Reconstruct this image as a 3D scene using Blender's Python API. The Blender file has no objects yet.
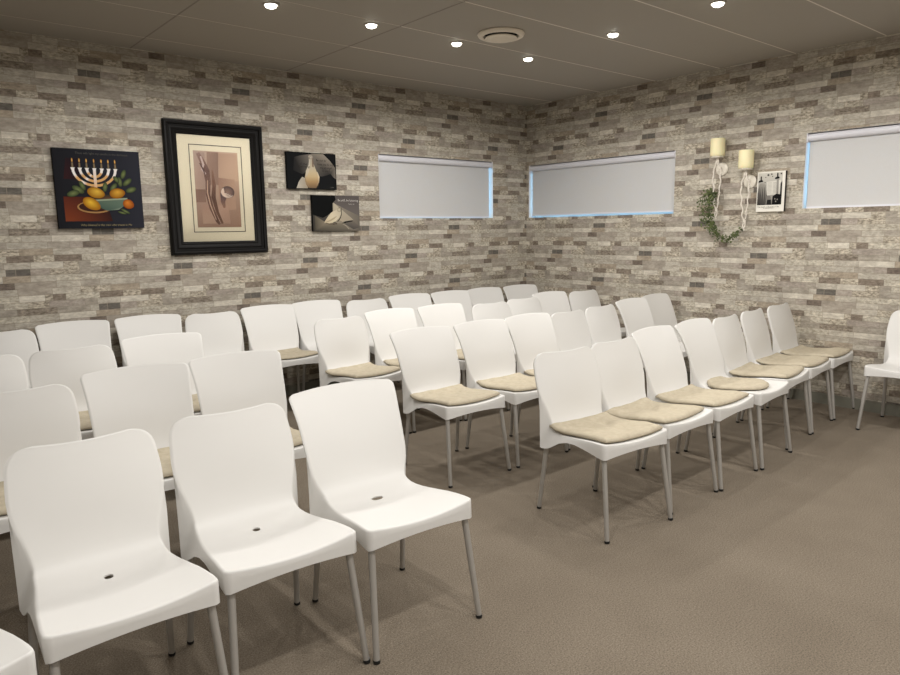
import bpy, math, random
from mathutils import Vector, Matrix, noise

C = bpy.context.scene.collection
PI = math.pi
H = 2.789                       # ceiling height
X0, Y0 = -8.4, -8.8             # far-left and front (behind the camera) walls; x=0 right wall, y=0 back wall

# ------------------------------------------------------------------ helpers
def srgb(r, g, b):
    f = lambda c: (c/255/12.92) if c/255 <= 0.04045 else ((c/255+0.055)/1.055)**2.4
    return (f(r), f(g), f(b))

def mat(name, col, rough=0.5, spec=0.5, metal=0.0):
    m = bpy.data.materials.new(name); m.use_nodes = True
    b = m.node_tree.nodes['Principled BSDF']
    b.inputs['Base Color'].default_value = (*col, 1)
    b.inputs['Roughness'].default_value = rough
    b.inputs['Metallic'].default_value = metal
    b.inputs['Specular IOR Level'].default_value = spec
    return m

def add_noise(m, col_a, col_b, scale, detail=3, lo=0.35, hi=0.65, bump=0.0, bscale=None, bdist=0.002):
    nt = m.node_tree; N = nt.nodes; L = nt.links; b = N['Principled BSDF']
    tc = N.new('ShaderNodeTexCoord'); n = N.new('ShaderNodeTexNoise'); r = N.new('ShaderNodeValToRGB')
    n.inputs['Scale'].default_value = scale; n.inputs['Detail'].default_value = detail
    r.color_ramp.elements[0].position = lo; r.color_ramp.elements[1].position = hi
    r.color_ramp.elements[0].color = (*col_a, 1); r.color_ramp.elements[1].color = (*col_b, 1)
    L.new(tc.outputs['Object'], n.inputs['Vector']); L.new(n.outputs['Fac'], r.inputs['Fac'])
    L.new(r.outputs['Color'], b.inputs['Base Color'])
    if bump:
        n2 = N.new('ShaderNodeTexNoise'); n2.inputs['Scale'].default_value = bscale or scale; n2.inputs['Detail'].default_value = 2
        bp = N.new('ShaderNodeBump'); bp.inputs['Strength'].default_value = bump; bp.inputs['Distance'].default_value = bdist
        L.new(tc.outputs['Object'], n2.inputs['Vector']); L.new(n2.outputs['Fac'], bp.inputs['Height'])
        L.new(bp.outputs['Normal'], b.inputs['Normal'])
    return m

def link(name, me, parent=None):
    o = bpy.data.objects.new(name, me); C.objects.link(o)
    if parent is not None: o.parent = parent
    return o

def mesh(name, verts, faces, mats, parent=None, smooth=True, fmat=None, sharp=None):
    me = bpy.data.meshes.new(name); me.from_pydata([tuple(v) for v in verts], [], faces)
    for m in (mats if isinstance(mats, (list, tuple)) else [mats]): me.materials.append(m)
    if smooth: me.shade_smooth()
    if fmat: me.polygons.foreach_set('material_index', fmat)
    if sharp: me.set_sharp_from_angle(angle=math.radians(sharp))
    me.update()
    return link(name, me, parent)

class MB:
    def __init__(s): s.v = []; s.f = []; s.m = []
    def add(s, v, f, mi=0):
        o = len(s.v); s.v += [Vector(p) for p in v]; s.f += [tuple(i+o for i in q) for q in f]; s.m += [mi]*len(f)
    def box(s, a, b, mi=0):
        x0, y0, z0 = a; x1, y1, z1 = b
        s.add([(x0,y0,z0),(x1,y0,z0),(x1,y1,z0),(x0,y1,z0),(x0,y0,z1),(x1,y0,z1),(x1,y1,z1),(x0,y1,z1)],
              [(0,3,2,1),(4,5,6,7),(0,1,5,4),(1,2,6,5),(2,3,7,6),(3,0,4,7)], mi)
    def tube(s, pts, rad, n=10, mi=0, cap=True):
        pts = [Vector(p) for p in pts]
        rad = rad if isinstance(rad, (list, tuple)) else [rad]*len(pts)
        rings = []; up = None
        for i, p in enumerate(pts):
            t = (pts[min(i+1, len(pts)-1)]-pts[max(i-1, 0)]).normalized()
            if up is None: up = Vector((1,0,0)) if abs(t.x) < 0.8 else Vector((0,1,0))
            a = (up-t*up.dot(t)).normalized(); up = a; b = t.cross(a)
            rings.append([p+(a*math.cos(2*PI*k/n)+b*math.sin(2*PI*k/n))*rad[i] for k in range(n)])
        v = [q for r in rings for q in r]
        f = [(i*n+k, i*n+(k+1) % n, (i+1)*n+(k+1) % n, (i+1)*n+k) for i in range(len(pts)-1) for k in range(n)]
        if cap: f += [tuple(range(n))[::-1], tuple((len(pts)-1)*n+k for k in range(n))]
        s.add(v, f, mi)
    def lathe(s, prof, axis_o, axis, ref, n=40, mi=0):
        axis = Vector(axis).normalized(); a = Vector(ref).normalized(); b = axis.cross(a); o = Vector(axis_o)
        v = []; f = []
        for r, h in prof:
            for k in range(n):
                t = 2*PI*k/n; v.append(o+axis*h+(a*math.cos(t)+b*math.sin(t))*r)
        for i in range(len(prof)-1):
            for k in range(n): f.append((i*n+k, i*n+(k+1) % n, (i+1)*n+(k+1) % n, (i+1)*n+k))
        f.append(tuple(range(n))[::-1]); f.append(tuple((len(prof)-1)*n+k for k in range(n)))
        s.add(v, f, mi)
    def build(s, name, mats, parent=None, smooth=True, sharp=40):
        return mesh(name, s.v, s.f, mats, parent, smooth, s.m, sharp if smooth else None)

def thing(name, label, cat, loc=(0,0,0), rz=0.0, group=None):
    o = bpy.data.objects.new(name, None); C.objects.link(o); o.empty_display_size = 0.1
    o.location = loc; o.rotation_euler = (0, 0, rz); tag(o, label, cat, group); return o

def tag(o, label, cat, group=None):
    o['label'] = label; o['category'] = cat
    if group: o['group'] = group
    return o

def struct(o): o['kind'] = 'structure'; return o

def dup(root, loc, rz, label, group=None):
    r = root.copy(); C.objects.link(r); r.location = loc; r.rotation_euler = (0, 0, rz); r['label'] = label
    if group: r['group'] = group
    for ch in list(root.children):
        c = ch.copy(); C.objects.link(c); c.parent = r
        for g in list(ch.children):
            d = g.copy(); C.objects.link(d); d.parent = c
    return r

def lerp_table(t, x):
    if x <= t[0][0]: return t[0][1]
    for (a, p), (b, q) in zip(t, t[1:]):
        if x <= b:
            u = (x-a)/(b-a); return p+(q-p)*u
    return t[-1][1]

# ------------------------------------------------------------------ materials
M_shell = mat('white_polypropylene', srgb(219, 217, 213), 0.45, 0.35)
M_alu = mat('satin_aluminium', srgb(176, 172, 166), 0.38, 0.5, 0.35)
M_rubber = mat('black_rubber', srgb(22, 21, 20), 0.7)
M_cush = add_noise(mat('beige_suede', srgb(200, 186, 160), 0.95, 0.1), srgb(180, 169, 148), srgb(190, 180, 159), 38, 4, .3, .7, 0.35, 160, 0.002)
M_carpet = mat('taupe_loop_carpet', srgb(120, 106, 92), 1.0, 0.05)
M_ceil = mat('grey_ceiling_board', srgb(162, 155, 144), 0.6, 0.3)
M_seam = mat('ceiling_joint_strip', srgb(222, 214, 204), 0.5)
M_seamd = mat('ceiling_joint_gap', srgb(138, 131, 123), 0.8)
M_plaster = mat('plain_plaster', srgb(232, 230, 226), 0.9)
M_mortar = mat('wallpaper_joint', srgb(140, 130, 116), 0.9)
M_base = mat('grey_green_baseboard', srgb(120, 118, 106), 0.6)
M_white = mat('white_paint', srgb(228, 226, 222), 0.5)
M_black = mat('black_lacquer', srgb(15, 13, 12), 0.45, 0.14)
M_fabric = add_noise(mat('blind_fabric', srgb(208, 206, 202), 0.85, 0.2), srgb(206, 203, 199), srgb(211, 209, 206), 300, 2)
M_blind = mat('white_blind_plastic', srgb(214, 213, 218), 0.3)
M_lens = bpy.data.materials.new('downlight_lens'); M_lens.use_nodes = True
_b = M_lens.node_tree.nodes['Principled BSDF']; _b.inputs['Emission Color'].default_value = (1, .98, .86, 1); _b.inputs['Emission Strength'].default_value = 9

def attr_mat(name, rough=0.85, spec=0.2):
    m = mat(name, (1, 1, 1), rough, spec); nt = m.node_tree
    a = nt.nodes.new('ShaderNodeAttribute'); a.attribute_name = 'Col'
    nt.links.new(a.outputs['Color'], nt.nodes['Principled BSDF'].inputs['Base Color']); return m
M_paint = attr_mat('printed_canvas', 0.7, 0.08)
M_ivy = add_noise(mat('ivy_green', srgb(70, 82, 38), 0.6), srgb(52, 64, 28), srgb(96, 106, 56), 30)

# carpet: fine loop speckle and slow tone drift
nt = M_carpet.node_tree; N = nt.nodes; L = nt.links; b = N['Principled BSDF']
tc = N.new('ShaderNodeTexCoord')
n1 = N.new('ShaderNodeTexNoise'); n1.inputs['Scale'].default_value = 170; n1.inputs['Detail'].default_value = 3; n1.inputs['Roughness'].default_value = .7
r1 = N.new('ShaderNodeValToRGB'); r1.color_ramp.elements[0].position = .32; r1.color_ramp.elements[1].position = .68
r1.color_ramp.elements[0].color = (*srgb(98, 89, 78), 1); r1.color_ramp.elements[1].color = (*srgb(146, 135, 120), 1)
n2 = N.new('ShaderNodeTexNoise'); n2.inputs['Scale'].default_value = 2.2; n2.inputs['Detail'].default_value = 3
r2 = N.new('ShaderNodeValToRGB'); r2.color_ramp.elements[0].position = .3; r2.color_ramp.elements[1].position = .75
r2.color_ramp.elements[0].color = (.86, .85, .84, 1); r2.color_ramp.elements[1].color = (1.04, 1.04, 1.04, 1)
mx = N.new('ShaderNodeMix'); mx.data_type = 'RGBA'; mx.blend_type = 'MULTIPLY'; mx.inputs['Factor'].default_value = 1
bp = N.new('ShaderNodeBump'); bp.inputs['Strength'].default_value = .6; bp.inputs['Distance'].default_value = .004
for n in (n1, n2): L.new(tc.outputs['Object'], n.inputs['Vector'])
L.new(n1.outputs['Fac'], r1.inputs['Fac']); L.new(n2.outputs['Fac'], r2.inputs['Fac'])
L.new(r1.outputs['Color'], mx.inputs['A']); L.new(r2.outputs['Color'], mx.inputs['B'])
L.new(mx.outputs['Result'], b.inputs['Base Color'])
L.new(n1.outputs['Fac'], bp.inputs['Height']); L.new(bp.outputs['Normal'], b.inputs['Normal'])

# wallpaper: printed ledge-stone; brick tone from face colours, printed mottling from noise
M_wall = mat('ledge_stone_wallpaper', (1, 1, 1), 0.75, 0.25)
nt = M_wall.node_tree; N = nt.nodes; L = nt.links; b = N['Principled BSDF']
tc = N.new('ShaderNodeTexCoord'); mp = N.new('ShaderNodeMapping'); mp.inputs['Scale'].default_value = (1, 1, 2.2)
at = N.new('ShaderNodeAttribute'); at.attribute_name = 'Col'
am = N.new('ShaderNodeAttribute'); am.attribute_name = 'mottle'
nz = N.new('ShaderNodeTexNoise'); nz.inputs['Scale'].default_value = 34; nz.inputs['Detail'].default_value = 5; nz.inputs['Roughness'].default_value = .65
rz_ = N.new('ShaderNodeValToRGB'); e = rz_.color_ramp.elements
e[0].position = .38; e[0].color = (.52, .49, .45, 1); e[1].position = .62; e[1].color = (1.45, 1.44, 1.42, 1)
k = rz_.color_ramp.elements.new(.5); k.color = (1, 1, 1, 1)
soft = N.new('ShaderNodeMix'); soft.data_type = 'RGBA'; soft.inputs['A'].default_value = (1, 1, 1, 1)
mu = N.new('ShaderNodeMix'); mu.data_type = 'RGBA'; mu.blend_type = 'MULTIPLY'; mu.inputs['Factor'].default_value = 1
L.new(tc.outputs['Object'], mp.inputs['Vector']); L.new(mp.outputs['Vector'], nz.inputs['Vector'])
L.new(nz.outputs['Fac'], rz_.inputs['Fac']); L.new(am.outputs['Fac'], soft.inputs['Factor']); L.new(rz_.outputs['Color'], soft.inputs['B'])
mp2 = N.new('ShaderNodeMapping'); mp2.inputs['Scale'].default_value = (1, 1, 2.6)
nc = N.new('ShaderNodeTexNoise'); nc.inputs['Scale'].default_value = 11; nc.inputs['Detail'].default_value = 4; nc.inputs['Roughness'].default_value = .6
rc = N.new('ShaderNodeValToRGB'); rc.color_ramp.elements[0].position = .36; rc.color_ramp.elements[0].color = (.80, .785, .77, 1)
rc.color_ramp.elements[1].position = .64; rc.color_ramp.elements[1].color = (1.10, 1.10, 1.09, 1)
mu2 = N.new('ShaderNodeMix'); mu2.data_type = 'RGBA'; mu2.blend_type = 'MULTIPLY'; mu2.inputs['Factor'].default_value = 1
L.new(tc.outputs['Object'], mp2.inputs['Vector']); L.new(mp2.outputs['Vector'], nc.inputs['Vector']); L.new(nc.outputs['Fac'], rc.inputs['Fac'])
L.new(at.outputs['Color'], mu.inputs['A']); L.new(soft.outputs['Result'], mu.inputs['B'])
L.new(mu.outputs['Result'], mu2.inputs['A']); L.new(rc.outputs['Color'], mu2.inputs['B']); L.new(mu2.outputs['Result'], b.inputs['Base Color'])

# clear glass that lets daylight straight through
M_glass = bpy.data.materials.new('window_glass'); M_glass.use_nodes = True
nt = M_glass.node_tree; nt.nodes.clear()
o_ = nt.nodes.new('ShaderNodeOutputMaterial'); tr = nt.nodes.new('ShaderNodeBsdfTransparent'); gl = nt.nodes.new('ShaderNodeBsdfGlossy')
gl.inputs['Roughness'].default_value = .02; fr = nt.nodes.new('ShaderNodeFresnel'); fr.inputs['IOR'].default_value = 1.45
ms = nt.nodes.new('ShaderNodeMixShader')
nt.links.new(fr.outputs[0], ms.inputs[0]); nt.links.new(tr.outputs[0], ms.inputs[1]); nt.links.new(gl.outputs[0], ms.inputs[2]); nt.links.new(ms.outputs[0], o_.inputs[0])

M_pglass = M_glass.copy(); M_pglass.name = 'picture_glass'
for n_ in M_pglass.node_tree.nodes:
    if n_.type == 'BSDF_GLOSSY': n_.inputs['Roughness'].default_value = .3
# blind fabric lets a little daylight through
nt = M_fabric.node_tree; pb = nt.nodes['Principled BSDF']; out = nt.nodes['Material Output']
tl = nt.nodes.new('ShaderNodeBsdfTranslucent'); tl.inputs['Color'].default_value = (.55, .55, .57, 1)
ms = nt.nodes.new('ShaderNodeMixShader'); ms.inputs[0].default_value = .14
nt.links.new(pb.outputs[0], ms.inputs[1]); nt.links.new(tl.outputs[0], ms.inputs[2]); nt.links.new(ms.outputs[0], out.inputs[0])

# ------------------------------------------------------------------ walls
U = 0.0011045
KEY = {'C': ((214,206,190), .22), 'L': ((190,182,167), .35), 'G': ((172,163,149), .28), 'P': ((172,161,149), .35),
       'T': ((176,162,142), .35), 'M': ((186,176,158), 1.0), 'D': ((142,131,117), .8), 'E': ((138,125,111), .6), 'K': ((114,108,100), .35),
       'B': ((124,111,100), .45), 'S': ((196,188,171), .6), 'H': ((170,160,146), .22)}
ROWS = [
 [(30,82,'K'),(84,163,'K'),(163,272,'P'),(272,445,'M'),(445,580,'G'),(580,805,'D'),(805,1000,'G'),(1000,1054,'L')],
 [(10,160,'T'),(160,303,'L'),(303,645,'S'),(645,812,'L'),(812,1034,'C')],
 [(70,303,'H'),(303,445,'L'),(445,560,'G'),(560,785,'L'),(785,912,'G'),(912,990,'P'),(990,1094,'B')],
 [(82,275,'H'),(275,440,'L'),(440,625,'M'),(625,812,'T'),(812,1106,'L')],
 [(85,230,'C'),(230,275,'M'),(275,350,'E'),(350,553,'S'),(553,700,'E'),(700,817,'M'),(817,977,'E'),(977,1109,'S')],
 [(0,130,'S'),(130,250,'M'),(250,460,'P'),(460,535,'G'),(535,680,'L'),(680,865,'C'),(865,955,'M'),(955,1024,'G')]]
PITCH = 0.0462

def clip(rects, holes):
    for (hx0, hz0, hx1, hz1) in holes:
        out = []
        for (x0, z0, x1, z1) in rects:
            if x1 <= hx0 or x0 >= hx1 or z1 <= hz0 or z0 >= hz1: out.append((x0, z0, x1, z1)); continue
            if x0 < hx0: out.append((x0, z0, hx0, z1))
            if x1 > hx1: out.append((hx1, z0, x1, z1))
            a, c = max(x0, hx0), min(x1, hx1)
            if z0 < hz0: out.append((a, z0, c, hz0))
            if z1 > hz1: out.append((a, hz1, c, z1))
        rects = out
    return rects

def stone_wall(name, u0, u1, uK, zK, holes, P, T=0.16):
    """P(u, depth, z) -> world point; depth 0 = room face, positive = into the wall"""
    V = []; F = []; MI = []; COL = []; MOT = []
    def quad(x0, z0, x1, z1, d, mi, col, mot):
        o = len(V)
        V.extend([P(x0,d,z0), P(x1,d,z0), P(x1,d,z1), P(x0,d,z1)]); F.append((o, o+1, o+2, o+3)); MI.append(mi); COL.append(col); MOT.append(mot)
    for r in range(-45, 45):
        zt = zK-PITCH*r; zb = zt-PITCH
        if zb > H or zt < 0: continue
        kk = r % 6; sh = 512*((r-kk)//6)
        for (a, c, key) in ROWS[kk]:
            for n in range(-14, 14):
                x0 = uK+U*(a-30+sh+1024*n); x1 = uK+U*(c-30+sh+1024*n)
                if x1 <= u0 or x0 >= u1: continue
                base, mot = KEY[key]
                rnd = random.Random(a*31+kk*977)
                j = 1+rnd.uniform(-.06, .06); col = [q*j for q in srgb(*base)]; gy = sum(col)/3; col = [.91*(gy+(q-gy)*.88) for q in col]
                gt = .0 if (key == 'H' and kk == 3) else .0012
                gb = .0 if (key == 'H' and kk == 2) else .0012
                dz = rnd.uniform(-.0025, .0025)
                R = (max(x0+.0010, u0), max(zb+gb, 0), min(x1-.0010, u1), min(zt-gt, H))
                if R[0] >= R[2] or R[1] >= R[3]: continue
                for q in clip([R], holes): quad(*q, 0.0, 0, col, mot)
    # joint-coloured backing sheet and masonry behind it, holes cut out
    for q in clip([(u0, 0, u1, H)], holes): quad(*q, 0.0012, 1, (.25,.22,.19), 0)
    g = 0.3
    for q in clip([(u0, 0, u1, H)], holes): quad(*q, T, 2, (.5,.5,.5), 0)
    for (x0, z0, x1, z1) in holes:      # reveals
        for (a, c) in (((x0,z0),(x1,z0)), ((x1,z0),(x1,z1)), ((x1,z1),(x0,z1)), ((x0,z1),(x0,z0))):
            o = len(V); V.extend([P(a[0],0,a[1]), P(c[0],0,c[1]), P(c[0],T,c[1]), P(a[0],T,a[1])]); F.append((o,o+1,o+2,o+3)); MI.append(3); COL.append((.7,.7,.7)); MOT.append(0)
    ob = mesh(name, V, F, [M_wall, M_mortar, M_plaster, M_white], None, False, MI)
    ca = ob.data.color_attributes.new('Col', 'FLOAT_COLOR', 'CORNER'); fa = ob.data.attributes.new('mottle', 'FLOAT', 'FACE')
    li = 0; data = []
    for p, c in zip(ob.data.polygons, COL): data += [*c, 1]*p.loop_total
    ca.data.foreach_set('color', data); fa.data.foreach_set('value', MOT)
    return struct(ob)

W1 = (-2.022, 1.558, -0.526, 2.159)       # u0, z0, u1, z1 on back wall (u = x)
W2 = (0.036, 1.560, 1.894, 2.138)         # right wall (u = -y)
W3 = (3.066, 1.570, 4.76, 2.160)
PB = lambda u, d, z: (u, d, z)
PR = lambda u, d, z: (d, -u, z)
stone_wall('wall_back', X0, 0.10, -5.122, 1.2105, [W1], PB)
stone_wall('wall_right', -0.10, -Y0, 2.655, 1.2070, [W2, W3], PR)
m = MB(); m.box((X0-.16, Y0, 0), (X0, 0, H)); struct(m.build('wall_left', M_plaster, smooth=False))
m = MB(); m.box((X0-.16, Y0-.16, 0), (0.16, Y0, H)); struct(m.build('wall_front', M_plaster, smooth=False))
m = MB(); m.box((X0-.16, Y0-.16, -.12), (0.16, 0.16, 0)); struct(m.build('floor', M_carpet, smooth=False))
# ceiling: boards with joint strips
m = MB(); m.box((X0-.16, Y0-.16, H), (0.16, 0.16, H+.12))
ys = [-.36-.645*i for i in range(14)]
for y in ys:
    m.box((-2.935, y-.0045, H-.0015), (0, y+.0045, H+.001), 1)
    m.box((X0, y-.0015, H-.001), (-2.945, y+.0015, H+.001), 1)
for x in (-2.94, -4.19, -5.44, -6.69, -7.94):
    m.box((x-.005, Y0, H-.001), (x+.005, 0, H+.001), 2)
struct(m.build('ceiling', [M_ceil, M_seam, M_seamd], smooth=False))
def skirting(name, a, b):
    m = MB(); m.box(a, b); return struct(m.build(name, M_base, smooth=False))
skirting('baseboard_back', (X0, -.014, 0), (-.0142, -.0002, .085)); skirting('baseboard_right', (-.014, Y0, 0), (-.0002, 0, .085))
skirting('baseboard_left', (X0, Y0, 0), (X0+.014, -.0142, .085)); skirting('baseboard_front', (X0+.0142, Y0, 0), (-.0142, Y0+.014, .085))

# ------------------------------------------------------------------ windows and roller blinds
def window(idx, Wn, P, label, gl, gr, gb, roll_hi):
    u0, z0, u1, z1 = Wn
    def pbox(mb, ua, da, za, ub, db, zb, mi=0):
        p = [P(u, d, z) for z in (za, zb) for u, d in ((ua,da),(ub,da),(ub,db),(ua,db))]
        mb.add(p, [(0,3,2,1),(4,5,6,7),(0,1,5,4),(1,2,6,5),(2,3,7,6),(3,0,4,7)], mi)
    fr = MB(); t = .022
    e_ = .001
    pbox(fr, u0+e_, .11, z0+e_, u0+t, .15, z1-e_); pbox(fr, u1-t, .11, z0+e_, u1-e_, .15, z1-e_)
    pbox(fr, u0+t, .11, z0+e_, u1-t, .15, z0+t); pbox(fr, u0+t, .11, z1-t, u1-t, .15, z1-e_)
    um = (u0+u1)/2; pbox(fr, um-.015, .112, z0+t, um+.015, .148, z1-t)
    w = fr.build('window_%d' % idx, M_white, smooth=False); struct(w)
    g = MB(); pbox(g, u0+t, .128, z0+t, um-.015, .132, z1-t); g.build('glass_pane', M_glass, w, False)
    g = MB(); pbox(g, um+.015, .128, z0+t, u1-t, .132, z1-t); g.build('glass_pane', M_glass, w, False)
    bl = thing('roller_blind', label, 'window blind', P(um, .03, z0), 0, None)
    inv = Vector(P(um, .03, z0))
    def loc(mb):
        mb.v = [v-inv for v in mb.v]; return mb
    rz = z1-.036
    # roller tube and brackets
    r = MB(); n = 20
    ax = (Vector(P(1,0,0))-Vector(P(0,0,0)))
    r.tube([P(u0+.012, .030, rz+.001), P(u1-.012, .030, rz+.001)], .0285, 24)
    loc(r).build('roller_tube', M_blind, bl)
    for (ua, ub) in ((u0+.001, u0+.010), (u1-.010, u1-.001)):
        k = MB(); pbox(k, ua, .004, z1-.072, ub, .068, z1-.001); loc(k).build('bracket', M_blind, bl, False)
    k = MB(); pbox(k, u0+.010, .060, z1-.060, u1-.010, .068, z1-.0005); loc(k).build('sky_blocker', M_blind, bl, False)  # plate added behind the roll to block the sky showing above it
    # fabric sheet: hangs from the front of the roll, slight waves
    f = MB(); nu, nv = 40, 8; V = []; F = []
    fa, fb, zt, zb = u0+gl, u1-gr, rz, z0+gb
    for side in (0, 1):
        for j in range(nv+1):
            for i in range(nu+1):
                uu = fa+(fb-fa)*i/nu; zz = zt+(zb-zt)*j/nv; v = j/nv
                d = .042+.002*v*math.sin(i*.55+idx)+.0015*v*math.sin(i*.21)+(.0012 if side else 0)
                V.append(P(uu, d, zz))
    n1 = (nu+1)*(nv+1)
    for s_ in (0, 1):
        for j in range(nv):
            for i in range(nu):
                q = [s_*n1+j*(nu+1)+i, s_*n1+j*(nu+1)+i+1, s_*n1+(j+1)*(nu+1)+i+1, s_*n1+(j+1)*(nu+1)+i]
                F.append(tuple(q if s_ else q[::-1]))
    f.add(V, F); loc(f).build('fabric', M_fabric, bl)
    k = MB(); pbox(k, fa, .039, zb-.012, fb, .047, zb+.004); loc(k).build('bottom_rail', M_blind, bl, False)
    return bl
window(1, W1, PB, 'white roller blind pulled down over the short window on the picture wall', .010, .021, .019, 0)
window(2, W2, PR, 'long grey-white roller blind over the window beside the room corner', .014, .010, .030, 0)
window(3, W3, PR, 'white roller blind on the window cut by the right edge, beyond the poster', .012, .014, .012, 0)

# ------------------------------------------------------------------ chairs
def shell(kind):
    B = kind == 'B'
    if B:
        prof = [(-.235,.460),(-.228,.4600),(-.215,.4598),(-.19,.4588),(-.15,.4565),(-.10,.453),(-.05,.4495),(0,.4465),(.045,.445),(.085,.4455),(.115,.449),(.137,.456),(.153,.467),(.166,.483),(.176,.503),(.188,.531),(.201,.562),(.216,.598),(.232,.634),(.249,.67),(.267,.706),(.284,.739),(.300,.768),(.313,.791),(.322,.807),(.328,.817),(.332,.8235),(.3345,.828),(.336,.830)]
        wt = [(.467,.186),(.483,.192),(.503,.202),(.531,.210),(.562,.214),(.64,.219),(.72,.224),(.80,.2325),(.83,.235)]; rt = .022; hT = .830
    else:
        prof = [(-.235,.460),(-.228,.4600),(-.215,.4598),(-.19,.4588),(-.15,.4565),(-.10,.453),(-.05,.4495),(0,.4465),(.045,.445),(.085,.4455),(.115,.449),(.135,.456),(.150,.467),(.161,.483),(.169,.503),(.178,.531),(.187,.562),(.197,.598),(.207,.634),(.217,.67),(.227,.706),(.237,.737),(.245,.763),(.250,.781),(.254,.795),(.257,.805),(.259,.8125),(.2605,.818),(.261,.821)]
        wt = [(.455,.176),(.483,.178),(.503,.181),(.531,.188),(.562,.198),(.60,.211),(.635,.2185),(.68,.220),(.74,.214),(.80,.206),(.83,.202)]; rt = .068; hT = .821
    prof = [(y, z-.012*min(1, max(0, (y+.12)/.18))*min(1, max(0, (.56-z)/.08))) for y, z in prof]
    ws = [(-.235,.2205),(-.19,.2205),(-.10,.213),(-.02,.203),(.06,.192),(.115,.184),(.153,.181)]
    nv = len(prof); bend = 12
    us = [-1,-.965,-.9,-.8,-.68,-.55,-.4,-.25,-.1,0,.1,.25,.4,.55,.68,.8,.9,.965,1]; nu = len(us)
    arc = [0.0]
    for a, c in zip(prof, prof[1:]): arc.append(arc[-1]+math.hypot(c[0]-a[0], c[1]-a[1]))
    width = []
    for j, (y, z) in enumerate(prof):
        w = lerp_table(ws, y) if j <= bend else lerp_table(wt, z)
        d = arc[-1]-arc[j]
        if d < rt: w = w-rt+math.sqrt(max(0, rt*rt-(rt-d)**2))
        d = arc[j]; rf = .012
        if d < rf: w = w-rf+math.sqrt(max(0, rf*rf-(rf-d)**2))
        width.append(w)
    V = []; idx = {}
    for j, (y, z) in enumerate(prof):
        for i, u in enumerate(us):
            x = u*width[j]; s = 1-u*u
            yy, zz = y, z
            if j <= bend:
                fade = min(1, (bend-j)/4)
                zz -= (.015*s)*fade if y < -.05 else (.012*s)*fade
                yy -= .008*s*max(0, 1-(y+.235)/.06)
            if j >= bend:
                t = min(1, max(0, (z-.47)/.30))
                X = x/.21
                if B:
                    yy -= .020*min(1.2, X*X)*t
                    zz -= .010*X*X*max(0, (z-.70)/.13)
                else:
                    yy += (.026*min(1.2, X*X)-.014)*t
                    zz -= .014*(1-min(1, X*X))*max(0, (z-.66)/.16)
                # lower back: soft scoop
                q = max(0, 1-abs(z-.53)/.10); yy += .006*s*q
            idx[i, j] = len(V); V.append(Vector((x, yy, zz)))
    # boundary loop: left side down (top->front), front, right side up, top
    loop = [(0, j) for j in range(nv-1, -1, -1)]+[(i, 0) for i in range(1, nu)]+[(nu-1, j) for j in range(1, nv)]+[(i, nv-1) for i in range(nu-2, 0, -1)]
    zb_t = [(-.235,.386),(-.20,.389),(-.16,.397),(-.11,.406),(-.05,.412),(0,.408),(.045,.392),(.085,.364),(.115,.3455),(.137,.339),(.153,.337)]
    tgt = []
    for (i, j) in loop:
        P = V[idx[i, j]]; y, z = prof[j]; sx = -1 if us[i] < 0 else 1
        if j == 0: T = Vector((P.x*1.008, P.y-.004, .387+.015*(1-us[i]**2)))
        elif j == nv-1: T = P+Vector((0, .013, -.004))
        elif j <= bend:
            xo = lerp_table([(-.235,.2225),(-.1,.220),(0,.217),(.06,.217),(.153,.220)], y)
            yo = lerp_table([(-.235,-.239),(-.19,-.192),(0,.015),(.045,.07),(.085,.117),(.115,.150),(.137,.175),(.153,.199)], y)
            T = Vector((sx*xo, yo, lerp_table(zb_t, y)))
        else:
            yt = lerp_table([(.455,.203),(.483,.2045),(.503,.2045),(.531,.2055),(.562,.208 if not B else .2125),(.598,.213 if not B else .223)], z); zt_ = lerp_table([(.467,.3395),(.483,.345),(.503,.390),(.531,.455),(.562,.523),(.598,.585)], z)
            bl_ = min(1, max(0, (z-.545)/.06))
            yo = (yt-P.y)*(1-bl_)+.014*bl_; dz = (zt_-P.z)*(1-bl_)+(-.002)*bl_
            xo = lerp_table([(.455,.2215),(.503,.221),(.562,.2195 if B else .222),(.60,max(abs(P.x)+.0015, 0 if B else .2215)),(.65,abs(P.x)+.001),(.84,abs(P.x)+.0005)], z)
            T = P+Vector((0, yo, dz)); T.x = sx*max(xo, abs(P.x))
        tgt.append(T)
    n = len(loop); base = [idx[k] for k in loop]
    rings = [base]
    for fr, out in ((.0, .0025), (.12, .0035), (.5, .002), (1, 0)):
        ring = []
        for q, (k, T) in enumerate(zip(loop, tgt)):
            P = V[idx[k]]; c = V[idx[nu//2, k[1]]] if 0 < k[1] < nv-1 else P
            o = Vector(((1 if P.x > 0 else -1)*out if k[0] in (0, nu-1) else 0, -out if k[1] == 0 else 0, out if k[1] == nv-1 else 0))
            d = (T-P); step = P+d*max(fr, min(.5, .003/max(d.length, 1e-4)))+o
            if fr == 1: step = T
            ring.append(len(V)); V.append(step)
        rings.append(ring)
    F = []; part = []
    # drain hole: a block of cells replaced by an ellipse ring
    i0, i1, j0, j1 = nu//2-2, nu//2+2, 8, 10
    hx, hy = (.027, .0155) if B else (.0148, .0140)
    for j in range(nv-1):
        for i in range(nu-1):
            if i0 <= i < i1 and j0 <= j < j1: continue
            F.append((idx[i,j], idx[i+1,j], idx[i+1,j+1], idx[i,j+1])); part.append(0 if j < bend else 1)
    bi = [(i, j0) for i in range(i0, i1)]+[(i1, j) for j in range(j0, j1)]+[(i, j1) for i in range(i1, i0, -1)]+[(i0, j) for j in range(j1, j0, -1)]
    mid = V[idx[nu//2, 9]]; hyc = mid.y-.014
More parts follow.
